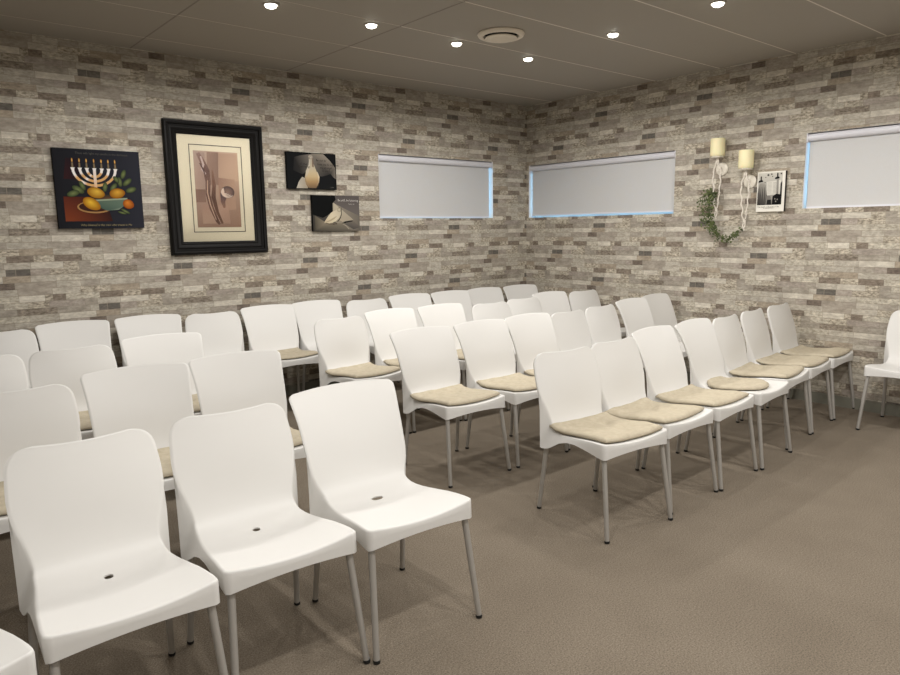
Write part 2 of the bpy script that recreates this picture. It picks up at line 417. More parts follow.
    def surf(x, y):
        for j in range(j0, j1):
            a, c = V[idx[nu//2, j]], V[idx[nu//2, j+1]]
            if y <= c.y or j == j1-1: return a.z+(c.z-a.z)*(y-a.y)/(c.y-a.y)
    er = []; lo = []; ew = []
    for a in bi:
        P = V[idx[a]]; t = math.atan2((P.y-hyc)/.035, P.x/V[idx[i1, 9]].x)
        x, y = hx*math.cos(t), hyc+hy*math.sin(t)
        er.append(len(V)); V.append(Vector((x, y, surf(x, y))))
    for v in er: ew.append(len(V)); V.append(V[v].copy())
    for v in er: lo.append(len(V)); V.append(V[v]+Vector((0, 0, -.0045)))
    ne = len(er)
    for q in range(ne):
        c = (q+1) % ne
        F.append((idx[bi[q]], idx[bi[c]], er[c], er[q])); part.append(0)
        F.append((ew[q], ew[c], lo[c], lo[q])); part.append(0)
    def pj(q):
        jj = (loop[q][1]+loop[(q+1) % n][1])/2
        return 0 if jj < bend else 1
    for a, c in zip(rings, rings[1:]):
        for q in range(n):
            F.append((a[q], c[q], c[(q+1) % n], a[(q+1) % n])); part.append(pj(q))
    # inner skin
    me = bpy.data.meshes.new('tmp'); me.from_pydata(V, [], F); me.update()
    nor = [Vector(v.normal) for v in me.vertices]; bpy.data.meshes.remove(me)
    grid_n = nor[idx[nu//2, 8-3]]
    sgn = 1 if grid_n.z > 0 else -1
    nb = len(V); skip = set(ew) | set(lo)
    V2 = [p-nor[k]*(.0038*sgn) for k, p in enumerate(V)]
    Vall = V+V2; Nall = [q*sgn for q in nor]+[q*-sgn for q in nor]
    Fall = []; Pall = []
    for f, p in zip(F, part):
        f = tuple(f) if sgn > 0 else tuple(f[::-1])
        Fall.append(f); Pall.append(p)
        if not (set(f) & skip): Fall.append(tuple(k+nb for k in f[::-1])); Pall.append(p)
    R = rings[-1]
    for q in range(n):
        f = (R[q], R[q]+nb, R[(q+1) % n]+nb, R[(q+1) % n])
        Fall.append(f if sgn > 0 else f[::-1]); Pall.append(pj(q))
    return Vall, Nall, Fall, Pall, (prof, ws)

def make_chair(kind):
    root = thing('stacking_chair', 'chair', 'chair')
    V, NN, F, P, info = shell(kind)
    for w, nm in ((0, 'seat'), (1, 'backrest')):
        used = sorted({k for f, p in zip(F, P) if p == w for k in f}); mp_ = {k: q for q, k in enumerate(used)}
        o = mesh(nm, [V[k] for k in used], [tuple(mp_[k] for k in f) for f, p in zip(F, P) if p == w], M_shell, root)
        o.data.normals_split_custom_set_from_vertices([tuple(NN[k]) for k in used])
    for sx in (-1, 1):
        for (top, foot) in (((sx*.197, -.209, .437), (sx*.225, -.269, 0)), ((sx*.190, .180, .385), (sx*.206, .226, 0))):
            t, f = Vector(top), Vector(foot); d = (t-f).normalized()
            b_ = MB(); b_.tube([f+d*.012, f+d*.2, t], [.0108, .0118, .0125], 16)
            lg = b_.build('leg', M_alu, root)
            c_ = MB(); c_.tube([f+Vector((0, 0, .0)), f+d*.004, f+d*.012], [.0105, .0122, .0118], 16)
            c_.build('foot_cap', M_rubber, lg)
    return root

POS = {"R1": [-3.122, -3.501, -0.104],
  "R2": [-2.646, -3.484, 0.011],
  "R3": [-2.176, -3.479, 0.06],
  "R4": [-1.69, -3.465, 0.079],
  "R5": [-1.213, -3.39, 0.103],
  "R6": [-0.736, -3.343, 0.105],
  "R7": [-0.246, -3.31, 0.06],
  "L3": [-4.446, -3.532, -0.046],
  "L2": [-4.92, -3.487, -0.038],
  "L1": [-5.399, -3.504, -0.011],
  "M1": [-3.222, -2.466, -0.046],
  "M2": [-2.713, -2.479, -0.001],
  "M3": [-2.229, -2.46, 0.012],
  "M4": [-1.764, -2.405, 0.061],
  "M5": [-1.29, -2.347, 0.071],
  "M6": [-0.805, -2.346, 0.054],
  "M7": [-0.321, -2.262, 0.082],
  "N1": [-3.217, -1.453, 0.022],
  "N2": [-2.734, -1.451, 0.012],
  "N3": [-2.247, -1.475, -0.017],
  "N4": [-1.764, -1.52, -0.033],
  "N5": [-1.286, -1.449, -0.02],
  "N6": [-0.804, -1.379, -0.021],
  "N7": [-0.32, -1.359, -0.036],
  "P2": [-4.781, -0.413, -0.058],
  "P3": [-4.282, -0.424, -0.101],
  "P4": [-3.794, -0.427, -0.078],
  "P5": [-3.304, -0.448, -0.056],
  "P6": [-2.822, -0.411, -0.056],
  "P7": [-2.342, -0.452, -0.061],
  "P8": [-1.866, -0.521, -0.061],
  "P9": [-1.387, -0.563, -0.058],
  "P10": [-0.897, -0.549, -0.03],
  "P11": [-0.403, -0.572, -0.087],
  "S2": [-4.962, -2.525, -0.073],
  "S3": [-4.476, -2.511, -0.085],
  "T2": [-5.024, -1.521, -0.042],
  "T3": [-4.53, -1.552, -0.061],
  "S1": [-5.451, -2.545, -0.048],
  "T1": [-5.49, -1.513, -0.093],
  "P1": [-5.252, -0.419, -0.099],
  "L0": [-5.903, -3.582, 0.15],
  "X": [-0.321, -4.016, -1.517]}
TB = set('R3 R4 L3 M1 M2 M3 M6 M7 N2 N3 N6 S2 S3 T3 P2 P3 P5 P6 P8 P9 P10 P11'.split())
WHO = {  # where each chair stands
"R1":"at the aisle end of the right block's front row","R2":"second from the aisle in the right block's front row","R3":"third from the aisle in the right block's front row","R4":"fourth from the aisle in the right block's front row",
"R5":"fifth from the aisle in the right block's front row","R6":"next to last before the right wall in the right block's front row","R7":"touching the right wall at the end of the right block's front row",
"L0":"in the bottom left corner, only its seat edge showing","L1":"front row left, leftmost one showing its whole seat, small drain hole","L2":"front row left, between two others by the aisle, small drain hole","L3":"front row left, at the aisle end, wide slot in its bare seat",
"M1":"at the aisle end of the right block's middle row","M2":"second from the aisle in the right block's middle row","M3":"third from the aisle in the right block's middle row","M4":"fourth from the aisle in the right block's middle row",
"M5":"fifth from the aisle in the right block's middle row","M6":"next to last before the right wall in the right block's middle row","M7":"beside the right wall at the end of the right block's middle row",
"N1":"at the aisle end of the right block's third row","N2":"second from the aisle in the right block's third row","N3":"third from the aisle in the right block's third row","N4":"fourth from the aisle in the right block's third row",
"N5":"fifth from the aisle in the right block's third row","N6":"next to last before the right wall in the right block's third row","N7":"beside the right wall at the end of the right block's third row",
"S1":"cut by the left edge in the left block's second row","S2":"middle one of three in the left block's second row","S3":"at the aisle end of the left block's second row",
"T1":"cut by the left edge in the left block's third row","T2":"middle one of three in the left block's third row","T3":"at the aisle end of the left block's third row",
"P1":"against the back wall, cut by the left edge","P2":"against the back wall, under the candelabra painting","P3":"against the back wall, between candelabra painting and framed print","P4":"against the back wall, under the big framed print",
"P5":"against the back wall, sixth from the left, beside the framed print","P6":"against the back wall, under the two bird canvases","P7":"against the back wall, just right of the bird canvases","P8":"against the back wall, under the left edge of the blind",
"P9":"against the back wall, under the middle of the blind","P10":"against the back wall, next to last before the room corner","P11":"against the back wall, last one in the room corner",
"X":"alone by the right wall, turned left, at the picture's right edge"}
WHO["P5"] = "against the back wall, with a cushion, right of the framed print"
ROWG = {'R':'chairs in the front row on the right','L':'chairs in the front row on the left','M':'chairs in the middle row on the right','N':'chairs in the third row on the right','S':'chairs in the second row on the left','T':'chairs in the third row on the left','P':'chairs along the back wall'}
protoA, protoB = None, None
for nm, (x, y, t) in POS.items():
    isB = nm in TB
    lab = 'white plastic chair '+WHO[nm]
    g = ROWG.get(nm[0])
    if isB and protoB is None: protoB = r = make_chair('B')
    elif not isB and protoA is None: protoA = r = make_chair('A')
    else: dup(protoB if isB else protoA, (x, y, 0), t, lab, g); continue
    r.location = (x, y, 0); r.rotation_euler = (0, 0, t); r['label'] = lab; r['group'] = g or ''

# ------------------------------------------------------------------ seat cushions
def seat_z(x, y):
    prof = [(-.235,.460),(-.15,.4565),(-.05,.445),(.045,.434),(.115,.437),(.153,.455),(.17,.478)]
    z = lerp_table(prof, y); w = lerp_table([(-.235,.2165),(-.1,.209),(.06,.186),(.153,.176)], y)
    u = min(1, abs(x)/w); return z-.014*(1-u*u)*(1 if y < .1 else max(0, (.153-y)/.053))
def cushion_mesh(seed, w, d, round_=False, dx=0, dy=-.045, rot=0):
    n = 30; V = []; F = []; rnd = Vector((seed*3.1, seed*1.7, 0))
    def P(i, j, top):
        a, b_ = 2*i/n-1, 2*j/n-1
        if round_:
            q = max(abs(a), abs(b_)); L_ = math.hypot(a, b_) or 1
            a2, b2 = a/L_*q, b_/L_*q
            edge = q
        else:
            q = max(abs(a), abs(b_)); k = .045*abs(a*b_)**3
            L_ = math.hypot(a, b_) or 1
            a2, b2 = a*(1-k)*(1-.03*(1-b_*b_)), b_*(1-k)*(1-.03*(1-a*a))
            edge = q
        X, Y = a2*w/2, b2*d/2
        k2 = 1+.030*noise.noise(Vector((X*7, Y*7, 3))+rnd)*q; X *= k2; Y *= k2
        nz_ = noise.noise(Vector((X*14, Y*14, 0))+rnd)
        c, s = math.cos(rot), math.sin(rot)
        x, y = c*X-s*Y+dx, s*X+c*Y+dy
        z0 = seat_z(x, min(y, .135))+.0045
        e_ = max(0, 1-edge**5)
        tuft = 0
        for tx in (-.33, .33):
            for ty in (-.33, .33): tuft += math.exp(-((a-tx)**2+(b_-ty)**2)/.018)
        h = .012+.018*e_**.55-.009*tuft+.010*nz_*e_
        return Vector((x, y, z0+(max(h, .010) if top else 0+.0015*(1-e_))))
    for top in (1, 0):
        for j in range(n+1):
            for i in range(n+1): V.append(P(i, j, top))
    m_ = (n+1)**2; I = lambda i, j, t: (0 if t else m_)+j*(n+1)+i
    for j in range(n):
        for i in range(n):
            F.append((I(i,j,1), I(i+1,j,1), I(i+1,j+1,1), I(i,j+1,1))); F.append((I(i,j+1,0), I(i+1,j+1,0), I(i+1,j,0), I(i,j,0)))
    ring = [(i,0) for i in range(n)]+[(n,j) for j in range(n)]+[(i,n) for i in range(n,0,-1)]+[(0,j) for j in range(n,0,-1)]
    for a, c in zip(ring, ring[1:]+ring[:1]): F.append((I(*a,0), I(*c,0), I(*c,1), I(*a,1)))
    me = bpy.data.meshes.new('seat_cushion'); me.from_pydata(V, [], F); me.materials.append(M_cush); me.shade_smooth(); return me
CM = [cushion_mesh(1, .415, .395, dy=-.035), cushion_mesh(2, .42, .385, dx=-.006, rot=.04, dy=-.035), cushion_mesh(3, .41, .39, dx=.005, rot=-.05, dy=-.035)]
special = {'R2': cushion_mesh(4, .43, .375, dx=-.03, rot=.05, dy=-.03), 'R3': cushion_mesh(9, .42, .38, dx=-.014, rot=-.04, dy=-.03), 'R4': cushion_mesh(5, .385, .36, True, dx=-.02, dy=-.01)}
CL = {'R1':'beige tufted cushion on the aisle-end chair of the right front row','R2':'beige cushion on the second chair from the aisle, right front row','R3':'square beige cushion next to the round one, towards the aisle',
'R4':'round beige cushion pushed back on a chair of the right front row','R5':'beige cushion just beyond the round one in the right front row','R6':'beige cushion on the next-to-last chair before the right wall','R7':'beige cushion on the chair touching the right wall',
'M1':'beige cushion on the aisle-end chair of the right middle row','M2':'beige cushion on the second chair of the right middle row','M3':'beige cushion on the third chair of the right middle row, mostly hidden',
'N1':"beige cushion on the aisle-end chair of the right block's third row",'N2':"beige cushion on the second chair of the right block's third row",'N3':"beige cushion on the third chair of the right block's third row, barely seen",
'P5':'beige cushion on a back wall chair right of the framed print','S1':"beige cushion at the left edge, left block's second row",'S2':"beige cushion on the middle chair of the left block's second row",'S3':"beige cushion on the aisle-end chair of the left block's second row",
'T2':"beige cushion on the middle chair of the left block's third row",'T3':"beige cushion on the aisle-end chair of the left block's third row"}
for k, (nm, lab) in enumerate(CL.items()):
    o = link('seat_cushion', special.get(nm) or CM[k % 3]); x, y, t = POS[nm]
    o.location = (x, y, 0.0005); o.rotation_euler = (0, 0, t); tag(o, lab, 'cushion', 'seat cushions')

# ------------------------------------------------------------------ flat artwork painter
class Art:
    """faces with corner colours on a plane; origin = lower left corner of the picture face"""
    def __init__(s, o, right, up, w, h):
        s.o = Vector(o); s.r = Vector(right); s.u = Vector(up); s.n = s.r.cross(s.u); s.w = w; s.h = h
        s.V = []; s.F = []; s.Cc = []; s.layer = 0
    def pt(s, a, b_, d=0): return s.o+s.r*a*s.w+s.u*b_*s.h+s.n*d
    def poly(s, pts, col, cols=None, up=True):
        if up: s.layer += 1
        d = s.layer*.00012; o = len(s.V)
        s.V += [s.pt(a, b_, d) for a, b_ in pts]; 
        area = sum(p[0]*q[1]-q[0]*p[1] for p, q in zip(pts, pts[1:]+pts[:1]))
        f = list(range(o, o+len(pts))); cc = [srgb(*c) for c in (cols or [col]*len(pts))]
        if area < 0: f = f[::-1]; cc = cc[::-1]
        s.F.append(tuple(f)); s.Cc.append(cc)
    def blob(s, cx, cy, rx, ry, inner, outer, rot=0, n=24, lx=0, ly=0, shape=None):
        s.layer += 1; ring = []
        asp = s.w/s.h
        for k in range(n):
            t = 2*PI*k/n; m_ = shape(t) if shape else 1
            x, y = rx*m_*math.cos(t), ry*m_*math.sin(t)
            ring.append((cx+(x*math.cos(rot)-y*math.sin(rot)), cy+(x*math.sin(rot)+y*math.cos(rot))*asp))
        c0 = (cx+lx, cy+ly)
        for k in range(n):
            s.poly([c0, ring[k], ring[(k+1) % n]], None, [inner, outer, outer], up=False)
    def stroke(s, pts, wid, col, cols=None):
        s.layer += 1; asp = s.w/s.h; L_ = []; R_ = []
        for k, p in enumerate(pts):
            q0 = pts[max(k-1, 0)]; q1 = pts[min(k+1, len(pts)-1)]
            dx, dy = q1[0]-q0[0], (q1[1]-q0[1])/asp; l = math.hypot(dx, dy) or 1
            w_ = wid[k] if isinstance(wid, (list, tuple)) else wid
            nx, ny = -dy/l*w_/2, dx/l*w_/2*asp
            L_.append((p[0]+nx, p[1]+ny)); R_.append((p[0]-nx, p[1]-ny))
        for k in range(len(pts)-1):
            c0 = cols[k] if cols else col; c1 = cols[k+1] if cols else col
            s.poly([R_[k], R_[k+1], L_[k+1], L_[k]], None, [c0, c1, c1, c0], up=False)
    def text(s, body, a, b_, size, col, align='LEFT', shear=0.0):
        cu = bpy.data.curves.new('t', 'FONT'); cu.body = body; cu.size = size; cu.align_x = align; cu.shear = shear; cu.resolution_u = 2
        ob = bpy.data.objects.new('t', cu); C.objects.link(ob); bpy.context.view_layer.update()
        me = ob.to_mesh(); s.layer += 1; d = s.layer*.00012; o = len(s.V)
        s.V += [s.o+s.r*(a*s.w+v.co.x)+s.u*(b_*s.h+v.co.y)+s.n*d for v in me.vertices]
        for p in me.polygons:
            s.F.append(tuple(k+o for k in p.vertices)); s.Cc.append([srgb(*col)]*len(p.vertices))
        ob.to_mesh_clear(); bpy.data.objects.remove(ob); bpy.data.curves.remove(cu)
    def build(s, name, parent, sides=None, depth=0, side_col=(14,14,16)):
        V = list(s.V); F = list(s.F); cc = list(s.Cc)
        if depth:
            o = len(V); c4 = [(0,0),(1,0),(1,1),(0,1)]
            V += [s.pt(a, b_, 0) for a, b_ in c4]+[s.pt(a, b_, -depth) for a, b_ in c4]
            for k in range(4):
                q = (k+1) % 4; F.append((o+k, o+4+k, o+4+q, o+q)); cc.append([srgb(*(sides[k] if sides else side_col))]*4)
            F.append((o+7, o+6, o+5, o+4)); cc.append([srgb(*side_col)]*4)
            F.append((o, o+1, o+2, o+3)); cc.append([srgb(*side_col)]*4)
        inv = parent.location if parent is not None else Vector()
        ob = mesh(name, [v-inv for v in V], F, M_paint, parent, False)
        ca = ob.data.color_attributes.new('Col', 'FLOAT_COLOR', 'CORNER')
        # polygons keep the order given; loops follow
        data = []
        for c in cc:
            for q in c: data += [*q, 1]
        ca.data.foreach_set('color', data); return ob

RX, UZ = (1,0,0), (0,0,1)
RY = (0,-1,0)
# --- candelabra and lemons canvas
t = thing('canvas_print', 'square dark canvas of a seven-branched candelabra over lemons in a bowl', 'picture', (-4.487, -.0005, 1.487))
A = Art((-4.775, -.032, 1.487), RX, UZ, .576, .558)
A.poly([(0,0),(1,0),(1,1),(0,1)], None, [(27,27,31),(42,43,51),(42,43,51),(28,28,32)])
A.poly([(.08,.09),(.62,.09),(.55,.40),(.08,.40)], None, [(120,58,34),(52,28,24),(40,24,24),(88,40,28)])
A.poly([(.10,.62),(.30,.62),(.30,.88),(.14,.88)], None, [(52,26,28),(30,24,30),(30,26,32),(40,26,30)])
gold, silver = (206,160,104), (232,226,222)
cx, by = .455, .52
for k, rr in enumerate((.085, .165, .245)):
    pts = []; cols = []
    for q in range(17):
        a = PI+PI*q/16
        pts.append((cx+rr*math.cos(a), .755+(.10+.055*k)*math.sin(a)*1.0)); cols.append(silver if q in (0,1,2,14,15,16) or 4 < q < 6 else gold)
    A.stroke(pts, .03, gold, cols)
A.stroke([(cx,.76),(cx,.48)], .034, gold, [silver, gold])
for dx_ in (-.245,-.165,-.085,0,.085,.165,.245):
    A.poly([(cx+dx_-.024,.765),(cx+dx_+.024,.765),(cx+dx_+.014,.735),(cx+dx_-.014,.735)], silver)
    A.poly([(cx+dx_-.011,.765),(cx+dx_+.011,.765),(cx+dx_+.009,.825),(cx+dx_-.009,.825)], (120,104,80))
    A.blob(cx+dx_, .855, .009, .027, (238,196,110), (150,96,40), n=10)
leaf = lambda t: 1-.25*abs(math.sin(t))
for (x, y, rx, ry, ro) in ((.79,.70,.05,.02,1.2),(.83,.60,.055,.022,.7),(.74,.60,.05,.02,1.7),(.87,.50,.055,.024,.35),(.70,.63,.04,.018,2.2),(.25,.49,.06,.026,2.6),(.19,.44,.06,.026,.3),(.30,.54,.05,.02,2.0),(.66,.53,.05,.02,.9),(.78,.22,.05,.012,-.5),(.74,.20,.045,.01,-.3),(.56,.53,.05,.02,1.4)):
    A.blob(x, y, rx*1.25, ry*1.45, (112,122,76), (52,62,40), ro, 12)
A.blob(.42, .27, .20, .075, (60,36,28), (166,124,78), 0, 30)
A.blob(.42, .275, .18, .06, (70,40,30), (54,32,26), 0, 30)
A.blob(.60, .375, .20, .055, (96,64,44), (52,50,40), .03, 26)
A.poly([(.43,.36),(.81,.385),(.77,.29),(.70,.24),(.56,.225),(.47,.27)], None, [(84,100,86),(96,112,98),(92,110,96),(128,142,124),(70,88,78),(60,76,68)])
A.poly([(.42,.365),(.815,.395),(.815,.375),(.42,.345)], (142,152,128))
lem = lambda t: 1+.10*max(0, math.cos(t))**6
A.blob(.445, .455, .098, .066, (214,174,66), (142,92,24), -.25, 26, .02, .02, lem)
A.blob(.695, .45, .09, .064, (206,158,56), (134,80,22), .15, 26, .01, .02, lem)
A.blob(.385, .315, .105, .07, (222,178,54), (146,90,22), -.55, 26, -.01, .02, lem)
A.blob(.82, .315, .066, .06, (204,124,44), (132,64,22), -.4, 24, -.01, .02, lem)
A.text('Thou wilt light my candle in the darkness', .25, .935, .021, (84,82,76))
A.text('Who blessed is the man who trusts in Me', .24, .030, .0205, (146,134,100), shear=.2)
A.build('canvas', t, depth=.0322)

# --- large framed print
fx0, fx1, fz0, fz1 = -4.008, -3.203, 1.271, 2.308
t = thing('framed_picture', 'large black framed print with cream mat and brown carved-wood image', 'picture', ((fx0+fx1)/2, -.0005, fz0))
inv = Vector(t.location)
prof = [(0,0),(0,.030),(.006,.040),(.018,.044),(.030,.040),(.036,.030),(.046,.028),(.052,.031),(.060,.030),(.070,.022),(.082,.019),(.088,.022),(.095,.020),(.103,.012),(.103,0)]
Vf = []; Ff = []
for (ax, az, sx, sz) in ((fx0,fz0,1,1),(fx1,fz0,-1,1),(fx1,fz1,-1,-1),(fx0,fz1,1,-1)):
    for (i_, h_) in prof: Vf.append(Vector((ax+sx*i_, -.0008-h_, az+sz*i_))-inv)
n = len(prof)
for c in range(4):
    for k in range(n):
        a, b_ = c*n+k, c*n+(k+1) % n; c2 = ((c+1) % 4)*n
        Ff.append((a, b_, c2+(k+1) % n, c2+k))
mesh('frame', Vf, Ff, M_black, t, True, None, 35)
A = Art((fx0+.10, -.006, fz0+.10), RX, UZ, .605, .837)
cream = (226,217,192)
A.poly([(0,0),(1,0),(1,1),(0,1)], cream)
A.build('mat_board', t, depth=.005, side_col=(200,188,152))
MW, MH = .605, .837
X = lambda x: (x-(fx0+.10))/MW
Z = lambda z: (z-(fz0+.10))/MH
A = Art((fx0+.10, -.0068, fz0+.10), RX, UZ, MW, MH)
lx0, lx1, lz0, lz1 = X(-3.815), X(-3.383), Z(1.447), Z(2.134)
lw = .010; lh = lw*MW/MH
for (a, b_, c, d) in ((lx0,lz0,lx1,lz0+lh),(lx0,lz1-lh,lx1,lz1),(lx0,lz0,lx0+lw,lz1),(lx1-lw,lz0,lx1,lz1)):
    A.poly([(a,b_),(c,b_),(c,d),(a,d)], (70,58,48))
px0, px1, pz0, pz1 = X(-3.782), X(-3.418), Z(1.486), Z(2.086)
def Q(a, b_): return (px0+(px1-px0)*a, pz0+(pz1-pz0)*b_)
def qp(pts, col, cols=None):
    cols = [tuple(min(255, int((v+(sum(c)/3-v)*.28)*1.10+3)) for v in c) for c in cols] if cols else None
    A.poly([Q(*p) for p in pts], col, cols)
qp([(0,0),(1,0),(1,1),(0,1)], None, [(150,112,88),(150,110,84),(184,150,120),(170,140,120)])
qp([(.55,.62),(.98,.62),(.98,.98),(.55,.98)], None, [(176,140,110),(182,146,114),(176,140,110),(164,126,98)])
qp([(.52,.22),(.90,.24),(.90,.64),(.52,.66)], None, [(168,126,98),(176,136,106),(170,130,100),(150,108,84)])
qp([(.12,.05),(.75,.05),(.72,.30),(.12,.30)], None, [(172,136,108),(166,124,98),(176,134,106),(160,120,96)])
qp([(.0,.33),(.22,.33),(.22,.52),(.0,.52)], None, [(134,96,76),(140,102,80),(128,90,72),(134,96,76)])
qp([(.0,.50),(.22,.50),(.25,.98),(.0,.98)], None, [(168,134,112),(160,126,106),(156,124,108),(168,140,122)])
qp([(.27,.56),(.52,.56),(.56,.99),(.30,.99)], None, [(150,112,88),(142,104,82),(134,98,78),(150,114,92)])
A.stroke([Q(.10,.97),Q(.20,.85),(Q(.27,.74)),Q(.29,.60),Q(.27,.44),Q(.33,.26),Q(.45,.08),Q(.50,.04)], [.05,.07,.085,.07,.06,.06,.045,.03], None, [(150,120,108),(128,98,86),(110,80,70),(122,92,78),(108,78,66),(116,84,68),(104,74,60),(110,80,64)])
A.stroke([Q(.40,.75),Q(.42,.55),Q(.39,.40),Q(.46,.2),Q(.56,.05)], [.02,.05,.06,.04,.03], None, [(136,102,82),(120,86,68),(96,66,52),(110,78,60),(116,84,64)])
A.stroke([Q(.16,.93),Q(.21,.82),Q(.17,.76),Q(.25,.70)], [.02,.03,.03,.02], (198,176,166))
A.stroke([Q(.13,.84),Q(.20,.76),Q(.23,.70)], [.012,.02,.012], (92,68,62))
A.stroke([Q(.28,.62),Q(.26,.46),Q(.31,.30),Q(.42,.10)], [.01,.016,.016,.01], (196,164,140))
A.stroke([Q(.63,.45),Q(.60,.34),Q(.63,.26)], [.10,.06,.03], None, [(84,66,72),(122,92,80),(150,114,92)])
A.blob(Q(.72,.47)[0], Q(.72,.47)[1], .095, .08, (150,120,104), (88,66,62), 0, 24)
for k in range(4):
    rr = .085-.02*k
    A.stroke([(Q(.72,.47)[0]-.01*k+rr*math.cos(a/10*PI*1.1+2.2), Q(.72,.47)[1]+rr*.72*math.sin(a/10*PI*1.1+2.2)*MW/MH*1.1) for a in range(11)], [.006]+[.015]*9+[.006], (218,196,178))
    A.stroke([(Q(.72,.47)[0]-.01*k+(rr-.012)*math.cos(a/10*PI*1.1+2.2), Q(.72,.47)[1]+(rr-.012)*.72*math.sin(a/10*PI*1.1+2.2)*MW/MH*1.1) for a in range(11)], [.004]+[.008]*9+[.004], (84,60,56))
A.build('print', t)
g = MB(); g.add([Vector((a, -.0115, b_))-inv for a, b_ in ((fx0+.1,fz0+.1),(fx1-.1,fz0+.1),(fx1-.1,fz1-.1),(fx0+.1,fz1-.1))], [(0,1,2,3)])
g.build('glass', M_pglass, t, False)

# --- dove canvas, upper
t = thing('canvas_print', 'upper small dark canvas with a white dove facing front and verse', 'picture', (-2.748, -.0005, 1.810))
A = Art((-2.990, -.032, 1.810), RX, UZ, .484, .314)
A.poly([(0,0),(1,0),(1,1),(0,1)], (16,17,18))
A.poly([(.12,.50),(.30,.40),(.45,.55),(.52,.97),(.30,.92),(.15,.86)], None, [(30,29,29),(44,42,40),(98,92,86),(112,106,98),(62,58,55),(36,34,34)])
A.poly([(.50,.38),(.70,.36),(.86,.42),(.99,.30),(.98,.62),(.88,.80),(.74,.98),(.50,.98)], None, [(88,82,78),(60,57,54),(42,41,40),(112,104,94),(104,97,88),(128,119,108),(138,129,117),(118,110,100)])
A.poly([(.88,.44),(.97,.30),(.98,.02),(.60,.02),(.62,.30)], (20,21,22))
A.poly([(.17,.02),(.40,.02),(.36,.30),(.29,.33),(.22,.20)], None, [(176,168,154),(150,138,120),(158,148,130),(160,152,138),(168,160,146)])
A.stroke([(.475,.90),(.478,.80),(.485,.70),(.49,.58),(.487,.46),(.485,.34),(.487,.22),(.49,.12),(.49,.03)], [.07,.075,.092,.15,.225,.275,.285,.24,.15], None, [(172,164,150),(166,156,140),(170,160,140),(178,166,142),(184,166,134),(182,160,122),(160,132,94),(132,106,76),(104,86,66)])
A.stroke([(.455,.80),(.445,.66),(.40,.48),(.37,.34)], [.02,.03,.06,.03], None, [(178,170,156),(182,174,158),(186,174,152),(176,162,138)])
A.poly([(.50,.62),(.535,.60),(.53,.86),(.505,.88)], None, [(126,106,88),(110,92,78),(104,90,78),(120,104,90)])
A.stroke([(.60,.48),(.63,.34),(.62,.20),(.56,.08)], [.01,.03,.022,.008], None, [(190,178,156),(196,180,150),(160,140,112),(120,100,78)])
A.blob(.475, .88, .047, .040, (176,168,154), (140,130,116), 0, 18)
A.poly([(.43,.86),(.455,.83),(.455,.87)], (90,80,72)); A.blob(.47, .895, .006, .006, (20,18,18), (20,18,18), 0, 8)
A.stroke([(.345,.36),(.36,.22),(.43,.06)], [.006,.014,.006], (136,120,96))
for (s_, a, b_) in (('O that', .26, .655), ('I had wings', .22, .585), ('Be not far', .585, .775), ('from me O my God', .61, .665), ('my strength', .66, .575), ('O Lord', .70, .495)):
    A.text(s_, a, b_, .026, (38,34,32))
A.text('Psalm', .87, .05, .014, (110,106,100))
A.build('canvas', t, depth=.0322, side_col=(12,12,13))

# --- dove canvas, lower
t = thing('canvas_print', 'lower small grey canvas with a dove on an open hand', 'picture', (-2.516, -.0005, 1.443))
A = Art((-2.760, -.032, 1.443), RX, UZ, .487, .317)
A.poly([(0,0),(1,0),(1,1),(0,1)], None, [(58,54,48),(112,104,94),(88,82,80),(60,58,58)])
A.poly([(.42,.80),(1,.42),(1,1),(.46,1)], None, [(92,86,82),(100,94,90),(86,80,78),(76,71,70)])
A.poly([(.42,.80),(1,.42),(1,.02),(.80,.02),(.40,.30)], None, [(138,130,116),(106,99,90),(96,90,82),(120,112,100),(150,140,122)])
A.poly([(.44,.80),(.86,.32),(.62,.26),(.42,.40)], None, [(176,166,146),(158,148,130),(168,156,136),(162,152,132)])
A.poly([(.04,.02),(.80,.02),(.62,.22),(.26,.24),(.04,.44)], None, [(72,68,58),(96,90,80),(122,114,100),(130,120,104),(86,80,68)])
A.poly([(0,1),(.47,1),(.49,.88),(.42,.78),(.42,.56),(.30,.44),(.20,.37),(.0,.46)], (12,13,13))
A.poly([(.66,.20),(.86,.04),(1,.10),(.86,.30)], None, [(90,86,80),(70,66,62),(92,86,80),(112,104,94)])
A.stroke([(.235,.24),(.29,.27),(.36,.33),(.43,.40),(.49,.46),(.535,.53),(.56,.60),(.565,.66)], [.02,.09,.15,.18,.17,.125,.095,.06], None, [(182,168,142),(190,176,148),(198,186,158),(202,190,164),(196,184,160),(188,176,154),(186,176,156),(176,166,146)])
A.stroke([(.26,.245),(.36,.30),(.44,.36),(.50,.42)], [.01,.03,.03,.01], None, [(160,146,120),(170,156,130),(168,154,128),(176,164,140)])
A.blob(.555, .60, .045, .042, (190,180,158), (150,140,122), 0, 18)
A.stroke([(.595,.67),(.60,.56),(.60,.46),(.57,.36),(.51,.26)], [.012,.016,.014,.02,.012], (54,48,42))
A.blob(.555, .655, .008, .008, (20,18,16), (20,18,16), 0, 8)
A.stroke([(.25,.23),(.34,.20),(.44,.20),(.50,.22)], [.008,.014,.014,.008], (74,62,50))
for x in (.42,.455,.49): A.stroke([(x,.22),(x,.17)], .008, (58,48,40))
A.poly([(.60,.21),(.68,.27),(.84,.295),(.84,.27),(.74,.245),(.66,.215)], (16,16,16))
A.stroke([(.62,.20),(.70,.14),(.76,.04)], [.012,.02,.014], (150,142,126))
A.text('Be still, be listening', .53, .84, .028, (196,190,184)); A.text('Psalm 46', .76, .745, .018, (168,162,156))
A.build('canvas', t, depth=.0322, side_col=(14,14,14))

